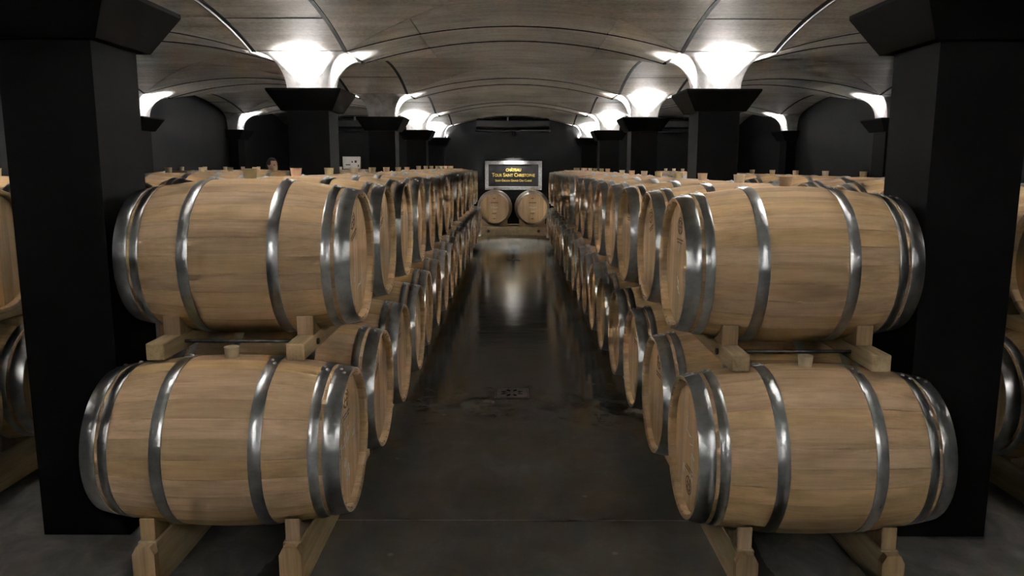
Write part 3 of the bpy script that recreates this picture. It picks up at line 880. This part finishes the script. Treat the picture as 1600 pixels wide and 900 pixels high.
# ------------------------------------------------------------------ floor drains, joint, conduits, wall vent
def drain(x, y, label, s=.12):
    t = thing('floor_drain', label, 'drain', (x, y, 0), 0, 'floor drains in the aisle')
    fr_ = MB()
    for a in ((-s, s, -s, -s+.008), (-s, s, s-.008, s), (-s, -s+.008, -s+.008, s-.008), (s-.008, s, -s+.008, s-.008)):
        fr_.box(a[0], a[1], a[2], a[3], -.002, .004)
    add('frame', fr_.mesh('frame', M['steel']), t)
    add('sump', MB().box(-s+.008, s-.008, -s+.008, s-.008, -.0005, .0008).mesh('sump', M['void']), t)
    # plate with eight petal slots
    bm = bmesh.new(); n = 64; e = s-.011
    rows = []
    K = 48
    def edge(a):
        c, s_ = math.cos(a), math.sin(a); m_ = max(abs(c), abs(s_)); return (e*c/m_, e*s_/m_)
    rad = [.018, .030, .048, .070, .084, None]
    V = []
    for r in rad:
        V.append([bm.verts.new((*(edge(2*PI*k/K) if r is None else (r*math.cos(2*PI*k/K), r*math.sin(2*PI*k/K))), .0045)) for k in range(K)])
    for i in range(len(rad)-1):
        for k in range(K):
            if 1 <= i <= 3 and (k % 6) in ((2, 3) if i == 1 else (1, 2, 3, 4) if i == 2 else (2, 3)): continue
            bm.faces.new((V[i][k], V[i][(k+1) % K], V[i+1][(k+1) % K], V[i+1][k]))
    bm.faces.new(V[0])
    ex = bmesh.ops.extrude_face_region(bm, geom=bm.faces[:])
    bmesh.ops.translate(bm, verts=[g_ for g_ in ex['geom'] if isinstance(g_, bmesh.types.BMVert)], vec=(0, 0, .003))
    bmesh.ops.recalc_face_normals(bm, faces=bm.faces[:])
    me = bpy.data.meshes.new('grate'); bm.to_mesh(me); bm.free(); me.materials.append(M['drain'])
    add('grate', me, t)
M['drain'] = plain('dull_steel', (.13, .125, .12), .5, .3, 25, .3)
drain(.0, 5.28, 'square steel floor drain with petal slots in the near aisle')
drain(.03, 13.2, 'square steel floor drain in the far aisle near the end barrels')
fj = add('trim_1', MB().box(-.95, 1.0, 3.295, 3.303, -.003, .0006).mesh('trim_1', plain('pale_joint_filler', (.13, .125, .115), .7))); fj['kind'] = 'structure'

def conduit(x, y0, y1, label):
    yc, h = (YBAY[3][0]+YBAY[3][1])/2, (YBAY[3][1]-YBAY[3][0])/2
    pts = [(x, y, Z0 + arch((y-yc)/h) - .012) for y in lin(y0, y1, 24)]
    o = add('conduit', MB().tube(pts, .011, 8).mesh('conduit', M['pipe'], angle=50)); tag(o, label, 'conduit', 'ceiling conduits')
conduit(XP[0]-FH-.02, YBAY[3][0]+.05, YBAY[3][1]-.02, 'grey conduit along the vault joint on the left')
conduit(XP[1]+FH+.02, YBAY[3][0]+.05, YBAY[3][1]-.02, 'grey conduit along the vault joint on the right')
vt = thing('wall_vent', 'small square dark vent high on the left side wall', 'vent', (-XW, 11.6, 2.45))
add('frame', MB().box(0, .025, -.18, .18, -.15, .15, .005).mesh('frame', M['vent']), vt)
for k in range(7): add('slat', MB().box(.025, .04, -.15, .15, -.125+.036*k, -.110+.036*k).mesh('slat', M['grille']), vt)

# ------------------------------------------------------------------ white carton on the far barrels
t = thing('carton', 'white cardboard box with brown print standing on the left side row of barrels', 'box', (-2.72, 13.20, 1.548), .15)
add('box_body', MB().box(-.145, .145, -.1, .1, 0, .20, .004).mesh('box_body', M['card']), t)
add('flap', MB().box(-.145, .145, -.105, -.10, .17, .203).mesh('flap', M['card']), t)
add('print', MB().box(.0, .02, -.102, -.099, .10, .13).box(.05, .085, -.102, -.099, .10, .14).box(-.10, -.02, -.102, -.099, .06, .075).box(.10, .12, -.102, -.099, .03, .07).mesh('print', M['ink']), t)

# ------------------------------------------------------------------ person behind the barrels
def person(loc, rz, label):
    t = thing('person', label, 'person', loc, rz)
    J = {}; verts = []; edges = []; rad = []
    def j(n, p, r, par=None):
        J[n] = len(verts); verts.append(p); rad.append(r)
        if par: edges.append((J[par], J[n]))
    j('pelvis', (0, 0, .94), (.17, .12)); j('waist', (0, 0, 1.08), (.155, .11), 'pelvis'); j('chest', (.01, 0, 1.28), (.18, .125), 'waist')
    j('neck0', (0, 0, 1.42), (.075, .07), 'chest'); j('neck1', (.02, 0, 1.50), (.056, .056), 'neck0'); j('skull', (.03, 0, 1.56), (.06, .06), 'neck1')
    for s, n in ((1, 'l'), (-1, 'r')):
        j('sh'+n, (0, s*.175, 1.38), (.065, .06), 'chest'); j('el'+n, (.0, s*.235, 1.12), (.043, .043), 'sh'+n); j('wr'+n, (.10, s*.22, .90), (.03, .03), 'el'+n)
        j('pa'+n, (.14, s*.21, .83), (.032, .02), 'wr'+n)
        for q, (dx, dz, l) in enumerate(((.018, -.085, 1), (.006, -.095, 1), (-.008, -.09, 1), (-.022, -.075, 1))):
            j(f'f{q}{n}', (.145+dx*1.4, s*.205, .83+dz*.5), (.010, .010), 'pa'+n); j(f'g{q}{n}', (.155+dx*1.6, s*.195, .83+dz), (.008, .008), f'f{q}{n}')
        j('th'+n, (.165, s*.185, .85), (.011, .011), 'wr'+n); j('ti'+n, (.19, s*.175, .80), (.009, .009), 'th'+n)
        j('hi'+n, (0, s*.09, .86), (.095, .095), 'pelvis'); j('kn'+n, (.02, s*.10, .48), (.062, .062), 'hi'+n); j('an'+n, (-.01, s*.105, .09), (.042, .042), 'kn'+n)
        j('to'+n, (.16, s*.12, .035), (.042, .03), 'an'+n)
    me = bpy.data.meshes.new('body'); me.from_pydata(verts, edges, []); me.update()
    tmp = bpy.data.objects.new('tmp_body', me); COL.objects.link(tmp)
    sk = tmp.modifiers.new('skin', 'SKIN'); sk.use_smooth_shade = True
    lay = me.skin_vertices[0].data
    for i, r in enumerate(rad): lay[i].radius = r; lay[i].use_root = (i == 0)
    ss = tmp.modifiers.new('sub', 'SUBSURF'); ss.levels = 2
    dg = bpy.context.evaluated_depsgraph_get(); ev = bpy.data.meshes.new_from_object(tmp.evaluated_get(dg))
    bm = bmesh.new(); bm.from_mesh(ev); bpy.data.objects.remove(tmp); bpy.data.meshes.remove(ev)
    # head: a shaped ovoid with brow, sockets, nose, mouth, chin and ears, fused into the neck
    hb = bmesh.new(); bmesh.ops.create_uvsphere(hb, u_segments=48, v_segments=36, radius=1)
    HC = Vector((.035, 0, 1.60))
    def g(a, b, c, s1, s2): return math.exp(-((a/s1)**2 + (b/s2)**2))
    for v in hb.verts:
        x, y, z = v.co
        fx = max(0, x)
        px, py, pz = x*.098, y*.076, z*.120
        if z < 0: py *= 1 + .18*z; px *= 1 + .10*z if x < 0 else 1
        if x > 0:
            px += .022*g(y, z+.14, 0, .16, .20)*fx + .008*g(y, z+.03, 0, .12, .16)*fx          # nose
            px -= .013*(g(abs(y)-.36, z-.06, 0, .17, .10))*fx                                   # eye sockets
            px += .006*g(abs(y)-.34, z-.22, 0, .25, .08)*fx                                     # brow
            px += .006*g(y, z+.42, 0, .25, .05)*fx - .005*g(y, z+.47, 0, .25, .025)*fx + .006*g(y, z+.53, 0, .22, .05)*fx
            px += .010*g(y, z+.80, 0, .3, .16)*fx                                               # chin
        e = g(x+.06, z+.02, 0, .16, .24)
        if abs(y) > .75: py += math.copysign(.018*e, y)
        v.co = HC + Vector((px, py, pz))
    m2 = bpy.data.meshes.new('tmp_head'); hb.to_mesh(m2); hb.free(); bm.from_mesh(m2); bpy.data.meshes.remove(m2)
    me = bpy.data.meshes.new('body'); bm.to_mesh(me); bm.free()
    tmp = bpy.data.objects.new('tmp_body', me); COL.objects.link(tmp)
    rm = tmp.modifiers.new('remesh', 'REMESH'); rm.mode = 'VOXEL'; rm.voxel_size = .0065; rm.use_smooth_shade = True
    dg = bpy.context.evaluated_depsgraph_get(); ev = bpy.data.meshes.new_from_object(tmp.evaluated_get(dg)); bpy.data.objects.remove(tmp)
    ev.name = 'body'; ev.materials.clear(); ev.materials.append(M['cloth']); ev.materials.append(M['skin'])
    for p in ev.polygons:
        c = p.center; p.material_index = 1 if (c.z > 1.46 or (c.z < .885 and c.z > .70 and abs(c.y) > .16 and c.x > .08)) else 0
        p.use_smooth = True
    add('body', ev, t)
    hb = bmesh.new(); bmesh.ops.create_uvsphere(hb, u_segments=40, v_segments=30, radius=1)
    for v in list(hb.verts):
        x, y, z = v.co
        v.co = HC + Vector((x*.108-.006, y*.084, z*.130+.004)) + Vector((1, 1, 1))*.003*math.sin(23*x+17*y+31*z)
    kill = [v for v in hb.verts if ((v.co.x-HC.x) > .045 and (v.co.z-HC.z) < .072) or (v.co.z-HC.z) < -.055 or (abs(v.co.y) > .06 and (v.co.z-HC.z) < .0 and v.co.x-HC.x > -.02)]
    bmesh.ops.delete(hb, geom=kill, context='VERTS')
    bmesh.ops.solidify(hb, geom=hb.faces[:], thickness=.012)
    m3 = bpy.data.meshes.new('hair'); hb.to_mesh(m3); hb.free(); m3.materials.append(M['hair'])
    m3.polygons.foreach_set('use_smooth', [True]*len(m3.polygons)); add('hair', m3, t)
    for s in (-1, 1):
        add('eye', MB().lathe([(.001, -.011), (.008, -.008), (.0115, 0), (.008, .008), (.001, .011)], 12, 2).mesh('eye', M['hair'], True), t, (HC.x+.079, s*.029, HC.z+.008))
    return t
person((-4.02, 12.95, 0), -.55, 'dark-haired person standing beyond the left side row of barrels, head just showing')
